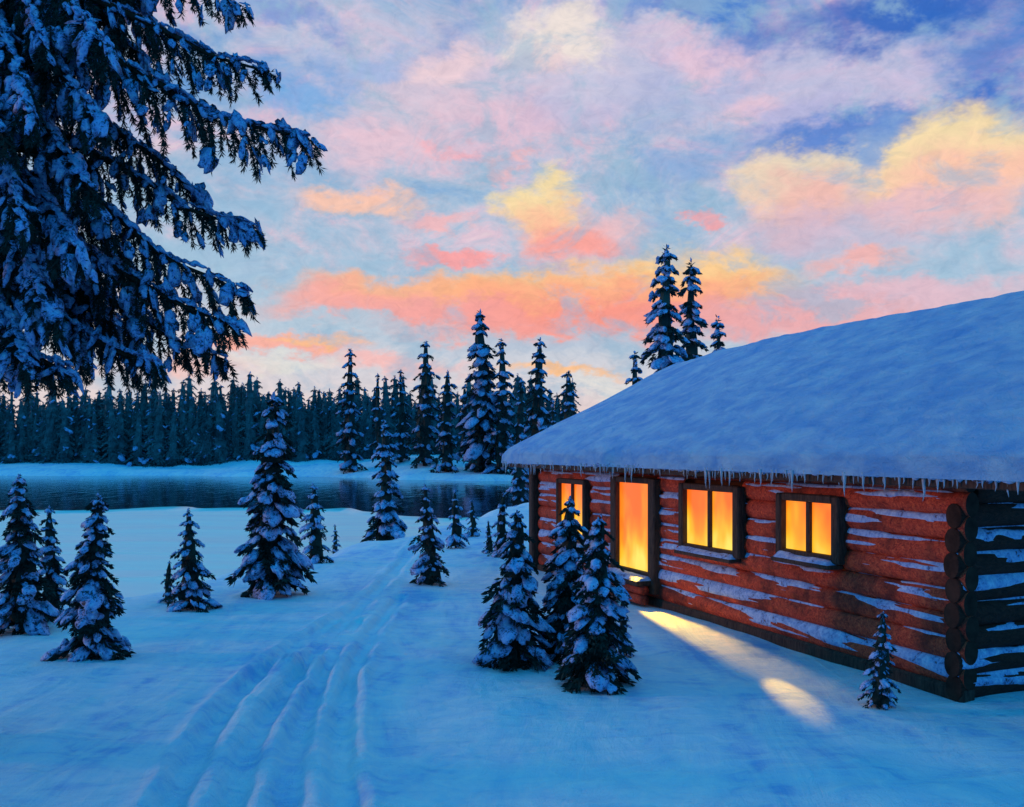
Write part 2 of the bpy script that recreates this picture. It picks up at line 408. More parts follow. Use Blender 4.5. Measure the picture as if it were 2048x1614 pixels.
def ground_z(X, Y, ruts=True):
    X = np.asarray(X, float); Y = np.asarray(Y, float); P = np.stack([X, Y], -1).reshape(-1, 2)
    w1 = wob(P, 3, .23, 3).reshape(X.shape); w2 = wob(P, 8, .9, 2).reshape(X.shape)
    d1 = (X-np.interp(Y, SH_Y, SH_X)+.5*w2)*.8; d2 = Y-np.interp(X, FS_X, FS_Y)+2.5*w1
    near_h = -.02+.07*w1*sstep(7, 14, np.abs(Y)+np.abs(X))+.025*w2-.35*sstep(3.5, 0, d1)+.9*sstep(20, 60, Y)*sstep(5, 14, X)
    far_h = -.75+3.2*sstep(0, 34, d2)+.5*w1*sstep(4, 20, d2)
    far = sstep(0, 6, d2)
    h = near_h*(1-far)+far_h*far
    d = np.maximum(d1, d2)
    A = np.stack([P[:, 0]*.9+P[:, 1]*.35, P[:, 1]*.38-P[:, 0]*.25], 1)      # wind-drifted swells along the slope
    near = sstep(60, 20, np.abs(Y))*sstep(40, 15, np.abs(X)); h = h+near*(.050*wob(A, 31, 1.5, 3)+.020*wob(A, 32, 5.0, 4)).reshape(X.shape)
    z = -2.0+sstep(-1.2, 2.6, d)*(2.0+h)
    if ruts:
        zz = np.zeros(X.size); xf, yf = X.ravel(), Y.ravel(); sel = np.where((yf > 6) & (yf < 40) & (xf > -8) & (xf < 1))[0]
        q = P[sel]; rough = wob(q, 21, 5.0, 3); rough2 = wob(q, 22, 1.7, 2); grv = np.zeros(len(sel)); rdg = np.zeros(len(sel))
        for line, dep in zip(RUTS, RD):
            g = np.array([pix_ground(*p) for p in line]); best = np.full(len(sel), 9.)
            tt = np.linspace(0, len(g)-1, 60); g = np.stack([np.interp(tt, np.arange(len(g)), g[:, 0]), np.interp(tt, np.arange(len(g)), g[:, 1])], 1)
            for a, b_ in zip(g[:-1], g[1:]):
                ab = b_-a; t = np.clip(((q-a)@ab)/(ab@ab), 0, 1); best = np.minimum(best, np.hypot(*(q-a-t[:, None]*ab).T))
            best = best+.028*rough+.03*rough2
            fade = (1-.55*sstep(11, 24, q[:, 1]))*(.75+.4*rough2)
            grv = np.maximum(grv, fade*dep*np.exp(-(np.maximum(best, 0)/.125)**4)); rdg = np.maximum(rdg, fade*dep*.62*np.exp(-((best-.25)/.085)**2)*(.8+.35*rough))
        zz[sel] = rdg*(1-grv/.3)-grv; z = z+zz.reshape(X.shape)
    return z
def axis(lo, a, b, hi, step, g):
    mid = np.arange(a, b, step); up = []; s = step; v = b
    while v < hi: up.append(v); s *= g; v += s
    dn = []; s = step; v = a
    while v > lo: s *= g; v -= s; dn.append(v)
    return np.array(dn[::-1]+list(mid)+up+[max(hi, v)])
gx = axis(-2500, -6.2, 1.5, 2500, .038, 1.06); gy = axis(-150, 6.8, 17, 3000, .055, 1.045)
GX, GY = np.meshgrid(gx, gy, indexing='ij'); GZ = ground_z(GX, GY)
me = mesh_np('snow_ground', np.stack([GX, GY, GZ], -1).reshape(-1, 3), grid_faces(len(gx), len(gy))[:, ::-1], smooth=True)
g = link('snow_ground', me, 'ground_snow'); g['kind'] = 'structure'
def gz(x, y): return float(ground_z(np.array([x]), np.array([y]), False)[0])

w = mesh_np('lake_water', [(-900, 5, LAKE_Z), (60, 5, LAKE_Z), (60, 170, LAKE_Z), (-900, 170, LAKE_Z)], [[0, 1, 2, 3]])
o = link('lake_water', w, 'lake_water'); o['kind'] = 'structure'
# snow-covered ice reaching out from the near shore, ragged edge towards the open water
xs = np.concatenate([np.linspace(-500, -60, 12), np.linspace(-58, 6, 90)])
ed = 66+3.2*wob(xs[:, None], 5, .22, 3)+1.2*wob(xs[:, None], 6, .9, 2)-8*sstep(-14, 0, xs)
rows = np.linspace(0, 1, 14)
V = np.array([[x, 4+(e-4)*t, LAKE_Z+.07+.015*math.sin(x*.6+t*9)] for x, e in zip(xs, ed) for t in rows])
lip = np.array([[x, e+.05, LAKE_Z-.02] for x, e in zip(xs, ed)])
Fq = grid_faces(len(xs), len(rows)); nV = len(V)
lipf = [[i*14+13, nV+i, nV+i+1, (i+1)*14+13] for i in range(len(xs)-1)]
o = link('lake_ice', mesh_np('lake_ice', np.concatenate([V, lip]), np.concatenate([Fq[:, ::-1], np.array(lipf)]), smooth=True), 'lake_ice'); o['kind'] = 'structure'

# ------------------------------------------------------------------ log cabin
P1 = np.array([.626, 24.51]); P2 = np.array([5.83, 11.64]); LEN = float(np.hypot(*(P2-P1)))
du = (P2-P1)/LEN; dn = np.array([-du[1], du[0]]); dn = -dn if dn@(-P1) < 0 else dn      # along the front wall, outward
WID = 9.0
def wp(s, n, z): q = P1+du*s+dn*n; return np.array([q[0], q[1], z])
A3 = np.array([[du[0], du[1], 0], [dn[0], dn[1], 0], [0, 0, 1.]])
def s_at(px):
    k = (px-CX)/F; return (k*P1[1]-P1[0])/(du[0]-k*du[1])
def z_at(px, py):
    D = P1[1]+du[1]*s_at(px); return CAMZ-(py-HY)/F*D
cab = thing('log_cabin', 'red log cabin with snow-laden roof, icicles and glowing orange windows', 'cabin', (P2[0], P2[1], 0))
bpy.context.view_layer.update()
CO = np.array([P2[0], P2[1], 0])
def cpart(name, acc, mat, parent=None, smooth=False, label=None, kind=None):
    me = acc.mesh(name, smooth); p = parent or cab
    if p is cab or p.parent is cab:
        v = np.empty(len(me.vertices)*3, np.float32); me.vertices.foreach_get('co', v); v = v.reshape(-1, 3)-CO
        me.vertices.foreach_set('co', v.ravel())
    o = link(name, me, mat, p)
    if label: o['label'] = label
    if kind: o['kind'] = kind
    return o
OPEN = []     # s0,s1,z0,z1 of the lit openings
def opening(x0, x1, yt, yb):
    xm = (x0+x1)/2; OPEN.append((s_at(x0), s_at(x1), z_at(xm, yb), z_at(xm, yt)))
opening(1124, 1173, 968, 1078); opening(1240, 1305, 966, 1138); opening(1375, 1475, 982, 1094); opening(1573, 1673, 1004, 1104)
NC = 9; R_LOG = .168; PITCH = .320; Z0 = .10
rng = np.random.RandomState(11)
FLAT = .72
def make_log(a, b_, mat, seed, nrm, r=R_LOG, snow=.45):
    """a log from a to b with rounded wobbly body, plus patches of snow clinging to its upper face"""
    L = np.linalg.norm(b_-a); n = max(4, int(L/.22)); u = (b_-a)/L; up = np.array([0, 0, 1.]); t = np.linspace(0, L, n)
    th = np.arange(14)*2*np.pi/14
    base = a+t[:, None]*u
    rr = r*(1+.035*wob(np.stack([t, t*0], 1), seed, 1.6, 3))
    ofs = .012*wob(np.stack([t, t*0+3], 1), seed+1, .9, 2)
    V = base[:, None]+rr[:, None, None]*(np.cos(th)[None, :, None]*nrm*FLAT+np.sin(th)[None, :, None]*up)+ofs[:, None, None]*up
    endc = np.stack([base[0], base[-1]]); k = n*14; j = np.arange(14); jn = (j+1) % 14
    T_ = np.concatenate([np.stack([np.full(14, k), j, jn], 1), np.stack([np.full(14, k+1), (n-1)*14+jn, (n-1)*14+j], 1)])
    acc = Acc(); acc.add(np.concatenate([V.reshape(-1, 3), endc]), grid_faces(n, 14, True)[:, ::-1], T_)
    lg = cpart('log', acc, mat, smooth=True)
    lg.data.materials.append(M['chinking'])                  # darker end caps
    for f_ in lg.data.polygons[-28:]: f_.material_index = 1; f_.use_smooth = False
    if snow > 0:
        ns = max(6, int(L/.07)); ts = np.linspace(.02, L-.02, ns); an = np.radians(np.linspace(112, -25, 13))
        TT, AA = np.meshgrid(ts, an, indexing='ij'); q = np.stack([TT.ravel()*1.1, AA.ravel()*r*8.0], 1)
        k1 = wob(q*np.array([.55, 1.0]), seed+5, 4.4, 4).reshape(TT.shape); k2 = wob(np.stack([ts, ts*0], 1), seed+9, .8, 2)[:, None]
        hgt = np.interp(np.degrees(AA), [-25, 0, 35, 70, 112], [-1.5, -.75, .05, .75, .5])
        thick = np.clip(.036*(hgt*.8+1.35*k1+.8*k2+(snow-.5)*2), -.05, .030)
        thick[:, 0] = -.03; thick[:, -1] = -.05; thick[0] = -.03; thick[-1] = -.03
        rs = np.interp(TT, t, rr)+thick; oo = np.interp(TT, t, ofs)
        V = a+TT[..., None]*u+rs[..., None]*(np.cos(AA)[..., None]*nrm*FLAT+np.sin(AA)[..., None]*up)+oo[..., None]*up
        s_ = Acc(); s_.add(V.reshape(-1, 3), grid_faces(ns, 13)); cpart('snow', s_, 'log_snow', lg, True)
    return lg
n3 = np.array([dn[0], dn[1], 0.]); u3 = np.array([du[0], du[1], 0.])
sd = 100
for i in range(NC):
    zc = Z0+R_LOG*.9+i*PITCH
    cuts = sorted([(s0-.12, s1+.12) for s0, s1, z0, z1 in OPEN if z0-.06 < zc < z1+.06]); s = .18; segs = []
    for a, b_ in cuts: segs.append((s, a)); s = b_
    segs.append((s, LEN+.01+.04*((i*37) % 5)/5))
    for a, b_ in segs:
        if b_-a < .1: continue
        sd += 13; make_log(wp(a, -R_LOG*FLAT, zc), wp(b_, -R_LOG*FLAT, zc), 'red_log', sd, n3, snow=.42)
zr = Z0+R_LOG*.9
RIDGE_W = WID/2
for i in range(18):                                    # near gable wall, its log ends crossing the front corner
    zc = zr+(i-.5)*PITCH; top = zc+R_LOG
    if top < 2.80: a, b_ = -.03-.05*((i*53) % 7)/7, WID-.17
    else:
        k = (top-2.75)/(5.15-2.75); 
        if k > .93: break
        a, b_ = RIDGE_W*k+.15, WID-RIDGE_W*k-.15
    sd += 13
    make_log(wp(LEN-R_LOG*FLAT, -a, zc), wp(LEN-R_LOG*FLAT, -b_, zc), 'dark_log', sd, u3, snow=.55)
for i in range(NC):                                    # far gable wall and back wall, plain
    zc = zr+i*PITCH; sd += 13
    make_log(wp(R_LOG, -.17, zc), wp(R_LOG, -WID+.17, zc), 'dark_log', sd, -u3, snow=0)
    make_log(wp(.17, -WID+R_LOG, zc), wp(LEN-.17, -WID+R_LOG, zc), 'dark_log', sd+5, -n3, snow=0)
acc = Acc()                                            # solid core behind the logs
zt = 2.96
c8 = [wp(.2, -.2, -.4), wp(LEN-.2, -.2, -.4), wp(LEN-.2, -WID+.2, -.4), wp(.2, -WID+.2, -.4), wp(.2, -.2, zt), wp(LEN-.2, -.2, zt), wp(LEN-.2, -WID+.2, zt), wp(.2, -WID+.2, zt),
      wp(.2, -WID/2, 5.0), wp(LEN-.2, -WID/2, 5.0)]
acc.add(c8, [[0, 1, 5, 4], [1, 2, 6, 5], [2, 3, 7, 6], [3, 0, 4, 7], [4, 5, 9, 8], [6, 7, 8, 9]], [[5, 6, 9], [7, 4, 8]])
cpart('wall_core', acc, 'chinking')
# foundation beam along the front, half buried
acc = Acc(); cbox(acc, wp(LEN/2, -.12, -.05), A3, (LEN/2, .13, .17), .04); cpart('sill_beam', acc, 'dark_timber')
# corner posts
for s in (.02,):
    acc = Acc(); cbox(acc, wp(s, .0, 1.38), A3, (.13, .15, 1.62), .04)
    cpart('corner_post', acc, 'dark_timber')
# openings
def snow_strip(parent, s0, s1, n0, n1, z, h, seed, name='snow'):
    """a soft bank of snow lying on a ledge"""
    ns = max(8, int((s1-s0)/.05)); k = 9; S_, K = np.meshgrid(np.linspace(s0, s1, ns), np.linspace(0, 1, k), indexing='ij')
    prof = np.sin(np.pi*K)**.6; e = np.minimum(1, np.minimum(S_-s0, s1-S_)/.08)**.5
    w_ = wob(np.stack([S_.ravel(), K.ravel()], 1), seed, 5, 3).reshape(S_.shape)
    hh = h*prof*e*(1+.35*w_); nn = n0+(n1-n0)*K+.02*w_
    V = P1[None, None]+S_[..., None]*du+nn[..., None]*dn; V = np.concatenate([V, (z+hh)[..., None]], -1)
    a2 = Acc(); a2.add(V.reshape(-1, 3), grid_faces(ns, k)); return cpart(name, a2, 'log_snow', parent, True)
kinds = ['window', 'door', 'window', 'window']
labs = ['narrow lit window at the far end of the cabin', 'lit doorway with wide dark posts', 'lit two-pane window beside the doorway', 'lit two-pane window nearest the corner, with a heavy dark frame']
FW = [(.11, .11), (.24, .26), (.15, .19), (.14, .17)]
for i, (s0, s1, z0, z1) in enumerate(OPEN):
    fl, fr = FW[i]; root = None; door = kinds[i] == 'door'
    acc = Acc()
    zlo = z0-(.42 if door else .12); zhi = z1+.12
    for sa, sb in ((s0-fl, s0), (s1, s1+fr)): cbox(acc, wp((sa+sb)/2, .03, (zlo+zhi)/2), A3, ((sb-sa)/2, .10, (zhi-zlo)/2), .025)
    cbox(acc, wp((s0+s1)/2, .028, z1+.065), A3, ((s1-s0)/2+.004, .085, .063), .02)
    cbox(acc, wp((s0+s1)/2, .028, z0-.065), A3, ((s1-s0)/2+.004, .085, .063), .02)
    root = cpart(kinds[i], acc, 'dark_timber', label=labs[i])
    def pane(a, b_):
        ac = Acc(); cbox(ac, wp((a+b_)/2, -.002, (z0+z1)/2), A3, ((b_-a)/2, .012, (z1-z0)/2), .004); cpart('pane', ac, 'pane%d' % i, root)
    if door: pane(s0, s1)
    else:
        sm = (s0+s1)/2; mw = .045 if i else .05
        pane(s0, sm-mw); pane(sm+mw, s1)
        ac = Acc(); cbox(ac, wp(sm, .02, (z0+z1)/2), A3, (mw, .045, (z1-z0)/2), .01); cpart('mullion', ac, 'dark_timber', root)
    if door:
        ac = Acc(); cbox(ac, wp((s0+s1)/2, .24, z0-.19), A3, ((s1-s0)/2+.14, .22, .06), .02); cpart('doorstep', ac, 'dark_timber', root)
        snow_strip(root, s0-.16, s1+.16, .0, .47, z0-.135, .09, 41)
        for zz_ in (z0-.33, z0-.53):
            ac = Acc(); tube(ac, [wp(q, .30, zz_) for q in np.linspace(s0-.2, s1+.2, 7)], .10*(1+.05*rng.normal(size=7)), 12); cpart('step_log', ac, 'red_log', root, True)
    else:
        ac = Acc(); cbox(ac, wp((s0+s1)/2, .10, z0-.165), A3, ((s1-s0)/2+fl*.7, .15, .035), .012); cpart('sill', ac, 'dark_timber', root)
        snow_strip(root, s0-fl*.6, s1+fl*.6, .0, .25, z0-.132, .075, 50+i)
# added spots outside the panes, standing in for lamplight spilling onto the snow
def spill(name, s, n, z, tgt, energy, size, blend=.6, wid=.3):
    ld = bpy.data.lights.new(name, 'SPOT'); lo = bpy.data.objects.new(name, ld); COL.objects.link(lo); lo.parent = cab
    p = wp(s, n, z); lo.location = p-CO
    d = Vector((tgt[0], tgt[1], 0))-Vector(p); lo.rotation_euler = d.to_track_quat('-Z', 'Y').to_euler()
    lo.scale = (wid, 1, 1); ld.energy = energy; ld.color = (1.0, .52, .03); ld.spot_size = math.radians(size); ld.spot_blend = blend; ld.shadow_soft_size = .06
s0, s1, z0, z1 = OPEN[1]
spill('doorway_spill_spot', s0+.15, .24, z0+.85, pix_ground(1350, 1244), 2400, 36, .7, .36)
s0, s1, z0, z1 = OPEN[2]
spill('window_spill_spot', s1-.05, .22, z0+.75, pix_ground(1572, 1374), 1500, 17, .9, .48)
# roof: timber deck under a thick soft sheet of snow
S_A, S_B, OV = -.95, LEN+1.5, .62
EZ, RZ = 2.97, 5.44
acc = Acc()
for sgn in (0, 1):
    e = OV-.13 if sgn == 0 else -WID-OV+.13
    c = [wp(S_A+.08, e, EZ), wp(S_B-.08, e, EZ), wp(S_B-.08, -WID/2, RZ), wp(S_A+.08, -WID/2, RZ)]
    lo = [q-np.array([0, 0, .10]) for q in c]; 
    acc.add(c+lo, [[0, 1, 2, 3], [4, 7, 6, 5], [0, 4, 5, 1], [1, 5, 6, 2], [3, 2, 6, 7], [0, 3, 7, 4]])
roof = cpart('roof', acc, 'dark_timber')
ns, nc = 240, 140
S_, Cc = np.meshgrid(np.linspace(0, 1, ns), np.linspace(-1, 1, nc), indexing='ij')
sm = lambda t, e: np.where(t < .5, .5*(2*t)**e, 1-.5*(2*(1-t))**e)
S_ = sm(S_, 1.5); Cm = np.sign(Cc)*(1-(1-np.abs(Cc))**1.35)
ss_ = S_A+(S_B-S_A)*S_; nn = -WID/2-(WID/2+OV)*Cm
ew = .06*wob(np.stack([ss_.ravel(), nn.ravel()], 1), 61, 1.2, 3).reshape(ss_.shape)
ed_s = np.minimum(ss_-S_A, S_B-ss_); ed_n = (1-np.abs(Cm))*(WID/2+OV)
ridge = RZ+.42-.42*np.exp(-(ss_-S_A)/3.2)
deck = EZ+(ridge-.42-EZ+.0)*(1-np.abs(Cm))
arch = .50*(1-np.abs(Cm)**2.2)*.75
rnd = lambda d, r: np.sqrt(np.clip(1-(1-np.clip(d/r, 0, 1))**2, 0, 1))
thick = .20*np.minimum(rnd(ed_s+ew, .26), rnd(ed_n+ew, .28))
zz = deck+thick+arch*rnd(ed_s, 1.2)+(.05*wob(np.stack([ss_.ravel(), nn.ravel()], 1), 62, .8, 3)+.028*wob(np.stack([ss_.ravel()*1.3+nn.ravel()*.6, nn.ravel()*.35], 1), 63, 3.0, 4)).reshape(ss_.shape)*np.minimum(1, np.minimum(ed_s, ed_n)/.5)
border = (np.minimum(ed_s, ed_n) < 1e-6); zz = np.where(border, deck-.13+.05*ew, zz)
nn = nn+np.where(np.abs(Cm) > .98, ew*.9, 0)*np.sign(-Cm)
V = P1[None, None]+ss_[..., None]*du+nn[..., None]*dn; V = np.concatenate([V, zz[..., None]], -1)
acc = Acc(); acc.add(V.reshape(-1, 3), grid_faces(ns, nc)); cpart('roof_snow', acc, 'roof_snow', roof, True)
# frosted fascia under the eave and rafter tails
acc = Acc(); cbox(acc, wp((S_A+S_B)/2, OV-.10, EZ-.15), A3, ((S_B-S_A)/2-.12, .03, .09), .012); cpart('fascia', acc, 'dark_timber', roof)
for k in range(19):
    s = .3+k*(LEN-.6)/18
    acc = Acc(); cbox(acc, wp(s, OV/2-.08, EZ-.10), A3, (.06, OV/2-.08, .07), .015); cpart('rafter_tail', acc, 'dark_timber', roof)
acc = Acc(); s = S_A+.1
r_ = np.random.RandomState(5)
while s < S_B-.05:
    L = r_.choice([r_.uniform(.05, .16), r_.uniform(.12, .24), r_.uniform(.22, .40)], p=[.48, .38, .14]); rd = .012+.045*L*r_.uniform(.7, 1.2)
    top = wp(s, OV-.04+r_.uniform(-.05, .06), EZ-.08)
    pts = [top, top-[0, 0, L*.35], top-[r_.uniform(-.01, .01), 0, L*.7], top-[r_.uniform(-.015, .015), 0, L]]
    tube(acc, pts, [rd*1.3, rd*.8, rd*.45, .002], 6); s += r_.uniform(.03, .13)
cpart('icicles', acc, 'icicle', roof, True, 'fringe of icicles along the eave', 'stuff')
acc = Acc(); nl = 120
ss2 = np.linspace(S_A+.1, S_B-.1, nl); C = np.array([wp(q, OV-.06, EZ-.11+r_.uniform(-.02, .02)) for q in ss2])
lumps(acc, C, np.tile(u3, (nl, 1)), np.tile(n3, (nl, 1)), np.tile([0, 0, 1.], (nl, 1)), np.stack([r_.uniform(.06, .12, nl), r_.uniform(.05, .08, nl), r_.uniform(.04, .1, nl)], 1), r_, 1)
cpart('frost_rim', acc, 'log_snow', roof, True, 'lumpy frozen snow under the lip of the eave', 'stuff')

# ------------------------------------------------------------------ conifers
def conifer_meshes(H, R, seed, tiers=13, sub=2, nb=52, snow=1.0, narrow=.85, twin=False, needles=1.0, lean_k=.05):
    """trunk, foliage and snow meshes of one snow-laden conifer, base at the origin"""
    rg = np.random.RandomState(seed)
    tr = Acc(); k = 9; zz = np.linspace(-.25, H*.97, k); lean = rg.uniform(-lean_k, lean_k, 2)*H
    cx = lambda z: np.stack([lean[0]*(z/H)**2+.006*H*np.sin(z/H*7+seed), lean[1]*(z/H)**2], -1)
    c = cx(np.maximum(zz, 0)); tube(tr, np.column_stack([c, zz]), np.maximum(.024*H*(1-zz/H)*.8, .006*H*.5), 8)
    fo = Acc(); sn = Acc(); B = []; D = []; Ln = []; Wd = []; SC_ = []; SU = []; SS = []; SN = []
    levels = (np.linspace(.045, .95, tiers)**.92)
    for li, f in enumerate(levels):
        f += rg.uniform(-.015, .015); z = f*H
        r = R*((1-f)**narrow)*(.92+.16*math.sin(li*2.4+seed))*rg.uniform(.88, 1.12)+.018*H*(1-f)+.012*H
        n = max(5, int(round(8.2-2.5*f+rg.uniform(-.6, .9)))); a0 = rg.uniform(0, 6.28)
        for j in range(n):
            a = a0+j*6.283/n+rg.uniform(-.25, .25); rr = r*rg.uniform(.62, 1.28); dirh = np.array([math.cos(a), math.sin(a), 0])
            org = np.array([*cx(np.array([z]))[0], z+.25*rr*rg.uniform(.7, 1.3)])
            tip = org+dirh*rr+np.array([0, 0, -rr*rg.uniform(.48, .80)]); tip[2] = max(tip[2], .01*H)
            t = rg.uniform(.12, 1, nb)**.75; sag = np.sin(t*np.pi)*.10*rr
            p = org+(tip-org)*t[:, None]; p[:, 2] += sag; side = np.cross(dirh, [0, 0, 1])
            wdt = .36*rr*(1.15-t)**.6
            p += side*(rg.uniform(-1, 1, nb)*wdt)[:, None]; p[:, 2] -= rg.uniform(0, .12, nb)*rr
            d = dirh*rg.uniform(.3, 1, nb)[:, None]+side*rg.uniform(-.8, .8, nb)[:, None]+np.array([0, 0, -1.])*rg.uniform(.1, .9, nb)[:, None]
            B.append(p); D.append(d); Ln.append(rg.uniform(.10, .24, nb)*rr+.012*H); Wd.append(np.full(nb, .030*rr+.0024*H))
            q = rg.uniform()
            if q < .93*snow:
                for m_ in range(rg.choice([1, 2, 3, 4], p=[.2, .35, .3, .15])):
                    tt = rg.uniform(.45, .96); pp = org+(tip-org)*tt+np.array([0, 0, .05*rr])+side*rg.uniform(-.2, .2)*rr
                    bd = unit(tip-org+np.array([0, 0, -.1*rr])+side*rg.uniform(-.3, .3)*rr); SU.append(bd); up = unit(np.cross(side, bd)); up = up if up[2] > 0 else -up
                    SN.append(unit(up+.5*dirh+.25*rg.normal(size=3))); SC_.append(pp+up*.03*rr)
                    sz = rr*(.35+.85*rg.uniform()**2); SS.append([.32*sz+.009*H, .21*sz+.007*H, .115*sz+.004*H])
    # crown tip
    for k in range(5):
        f = .90+.022*k; SC_.append(np.array([*cx(np.array([f*H]))[0], f*H])+rg.normal(size=3)*.004*H); SU.append(unit([rg.uniform(-.4, .4), rg.uniform(-.4, .4), 1])); SN.append(unit(rg.normal(size=3)+[0, -1, 0]))
        SS.append(np.array([.020, .013, .010])*H*rg.uniform(.6, 1.1)*(1.25-.15*k))
    tb = np.array([[*cx(np.array([q*H]))[0], q*H] for q in rg.uniform(.86, .985, 60)])
    B.append(tb); D.append(np.column_stack([rg.normal(size=(60, 2)), rg.uniform(-.3, 1.0, 60)])); Ln.append(rg.uniform(.014, .03, 60)*H); Wd.append(np.full(60, .003*H))
    # dark inner core so that the crown is not hollow
    kk = 10; cz = np.linspace(.03, .93, kk)*H; th = np.arange(9)*2*np.pi/9; ccore = cx(cz)
    rr_ = (R*.50*(1-cz/H)**narrow)[:, None]*(1+.25*rg.normal(size=(kk, 9)))
    V = np.stack([ccore[:, :1]+rr_*np.cos(th), ccore[:, 1:]+rr_*np.sin(th), np.broadcast_to(cz[:, None], (kk, 9))+.02*H*rg.normal(size=(kk, 9))], -1)
    fo.add(V.reshape(-1, 3), grid_faces(kk, 9, True))
    blades(fo, np.concatenate(B), np.concatenate(D), np.concatenate(Ln), np.concatenate(Wd), rg)
    U = np.array(SU); N = np.array(SN); W = np.cross(N, U); W /= np.linalg.norm(W, axis=1, keepdims=True)+1e-9; N = np.cross(U, W)
    lumps(sn, np.array(SC_), U, W, N, np.array(SS), rg, sub, .45)
    return tr.mesh('trunk'), fo.mesh('crown'), sn.mesh('snow', True)
def plant(name, label, cat, x, y, meshes, scale=1.0, rot=0.0, group=None, nm='needles', zoff=0.0, sx=1.0):
    t = thing(name, label, cat, (x, y, gz(x, y)-zoff), rot, group); t.scale = (scale*sx, scale*sx, scale)
    link('trunk', meshes[0], 'bark', t); c = link('crown', meshes[1], nm, t); sn_ = link('snow', meshes[2], 'tree_snow', c); sn_['kind'] = 'stuff'
    return t
def ground_hit(px, py, lo=7.0, hi=220.0):
    D = np.geomspace(lo, hi, 1400); X = (px-CX)/F*D; Z = CAMZ-(py-HY)/F*D
    k = np.where(Z <= ground_z(X, D, False))[0]
    return D[k[0]] if len(k) else None
NEAR = [  # tip x,y / base y / width px / label
 (45, 945, 1262, 150, 'broad snowy spruce cut off by the left edge of the picture'),
 (103, 1010, 1236, 84, 'slimmer snowy spruce just right of the one at the left edge'),
 (183, 985, 1312, 138, 'tall snowy spruce nearest the viewer on the left, standing alone'),
 (337, 1120, 1205, 46, 'knee-high sapling tight against a larger spruce at the frozen shore'),
 (382, 1015, 1218, 108, 'wide-skirted spruce on the snowbank edge with a sapling at its left'),
 (543, 785, 1190, 134, 'tallest spruce of the left foreground, rising in front of the far forest'),
 (632, 965, 1124, 84, 'middling spruce half behind the tallest foreground spruce, to its right'),
 (671, 1048, 1096, 26, 'tiny dark sapling beside the track, right of a middling spruce'),
 (772, 840, 1072, 86, 'slender spruce at the far end of the track, its tip over the far bank'),
 (858, 968, 1168, 96, 'bushy spruce standing alone on the right side of the track'),
 (912, 975, 1096, 56, 'thin spruce behind the bushy one, second from it toward the cabin'),
 (946, 998, 1073, 38, 'small scraggy sapling between the thin spruce and the cabin clump'),
 (1003, 985, 1112, 56, 'pointed young spruce left of the cabin corner, behind the front clump'),
 (979, 1040, 1106, 34, 'small sapling at the left foot of the pointed young spruce'),
 (1027, 1018, 1328, 184, 'leftmost big spruce of the clump in front of the cabin'),
 (1133, 990, 1318, 156, 'middle spruce of the clump, its tip against the far lit window'),
 (1188, 1030, 1372, 184, 'front spruce of the clump, just left of the lit doorway'),
 (1247, 1195, 1312, 56, 'little spruce in the light spill at the right foot of the clump'),
 (1760, 1222, 1415, 84, 'small lone spruce in front of the cabin wall near its right corner'),
]
for i, (px, ty, by, wpx, lab) in enumerate(NEAR):
    D = ground_hit(px, by)
    while gz((px-CX)/F*D, D) < -.85: D -= .2
    by = HY+(CAMZ-gz((px-CX)/F*D, D))*F/D; x = (px-CX)/F*D; H = (by-ty)/F*D*1.0; R = wpx/2/F*D*.74
    hpx = by-ty; tiers = int(np.clip(hpx/19, 7, 18)); sap = hpx < 100
    ms = conifer_meshes(H, R, 300+i*7, tiers, 2, int(np.clip(hpx/4.0, 26, 90)), .85 if not sap else .55, .52 if wpx/hpx < .45 else .62)
    plant('sapling' if sap else 'spruce_tree', lab, 'sapling' if sap else 'spruce', x, D, ms, group='small spruces around the cabin and track')
MID = [  # tip x,y / depth / width px / label / base drop
 (700, 695, 150, 62, 'tall narrow spruce on the far bank, leftmost in front of the forest wall'),
 (757, 745, 160, 34, 'thin dark spruce on the far bank, right of the leftmost tall one'),
 (803, 738, 150, 40, 'pole-thin spruce on the far bank, left of a broad pale one'),
 (850, 680, 146, 74, 'broad pale snowy spruce on the far bank, left of the tallest'),
 (893, 740, 140, 60, 'shorter dark spruce in the gap left of the tallest far-bank spruce'),
 (930, 768, 152, 44, 'faint stubby spruce tucked behind the left flank of the tallest'),
 (965, 616, 138, 100, 'tallest spruce of the group on the far bank'),
 (1005, 675, 136, 62, 'second spruce of the group, close at the right of the tallest'),
 (1042, 755, 134, 48, 'low spruce between two taller ones beyond the cabin roof corner'),
 (1077, 672, 120, 72, 'tall pale spruce rising just left of the cabin roof edge'),
 (1107, 796, 100, 34, 'little dark spruce peeking over the left slope of the roof'),
 (1136, 738, 96, 74, 'stout spruce behind the left slope of the cabin roof'),
 (1269, 700, 42, 60, 'small pointed spruce behind the roof, left of the tall pair'),
 (1333, 487, 47, 112, 'taller of the twin spruces standing up behind the roof'),
 (1381, 515, 50, 84, 'right-hand and shorter of the twin spruces behind the roof'),
 (1440, 630, 40, 62, 'small lone spruce behind the roof, right of the tall pair'),
 (1040, 880, 64, 74, 'dark bushy spruce under the left end of the cabin eave'),
]
for i, (px, ty, D, wpx, lab) in enumerate(MID):
    x = (px-CX)/F*D; g0 = gz(x, D); H = CAMZ-(ty-HY)/F*D-g0; R = wpx/2/F*D*.78; hpx = H*F/D
    ms = conifer_meshes(H, R, 900+i*11, int(np.clip(hpx/20, 8, 20)), 2 if wpx > 90 else 1, 40, .85, .52, lean_k=.012)
    plant('spruce_tree', lab, 'spruce', x, D, ms, group='spruces on the far bank and behind the cabin', nm='mid_needles')
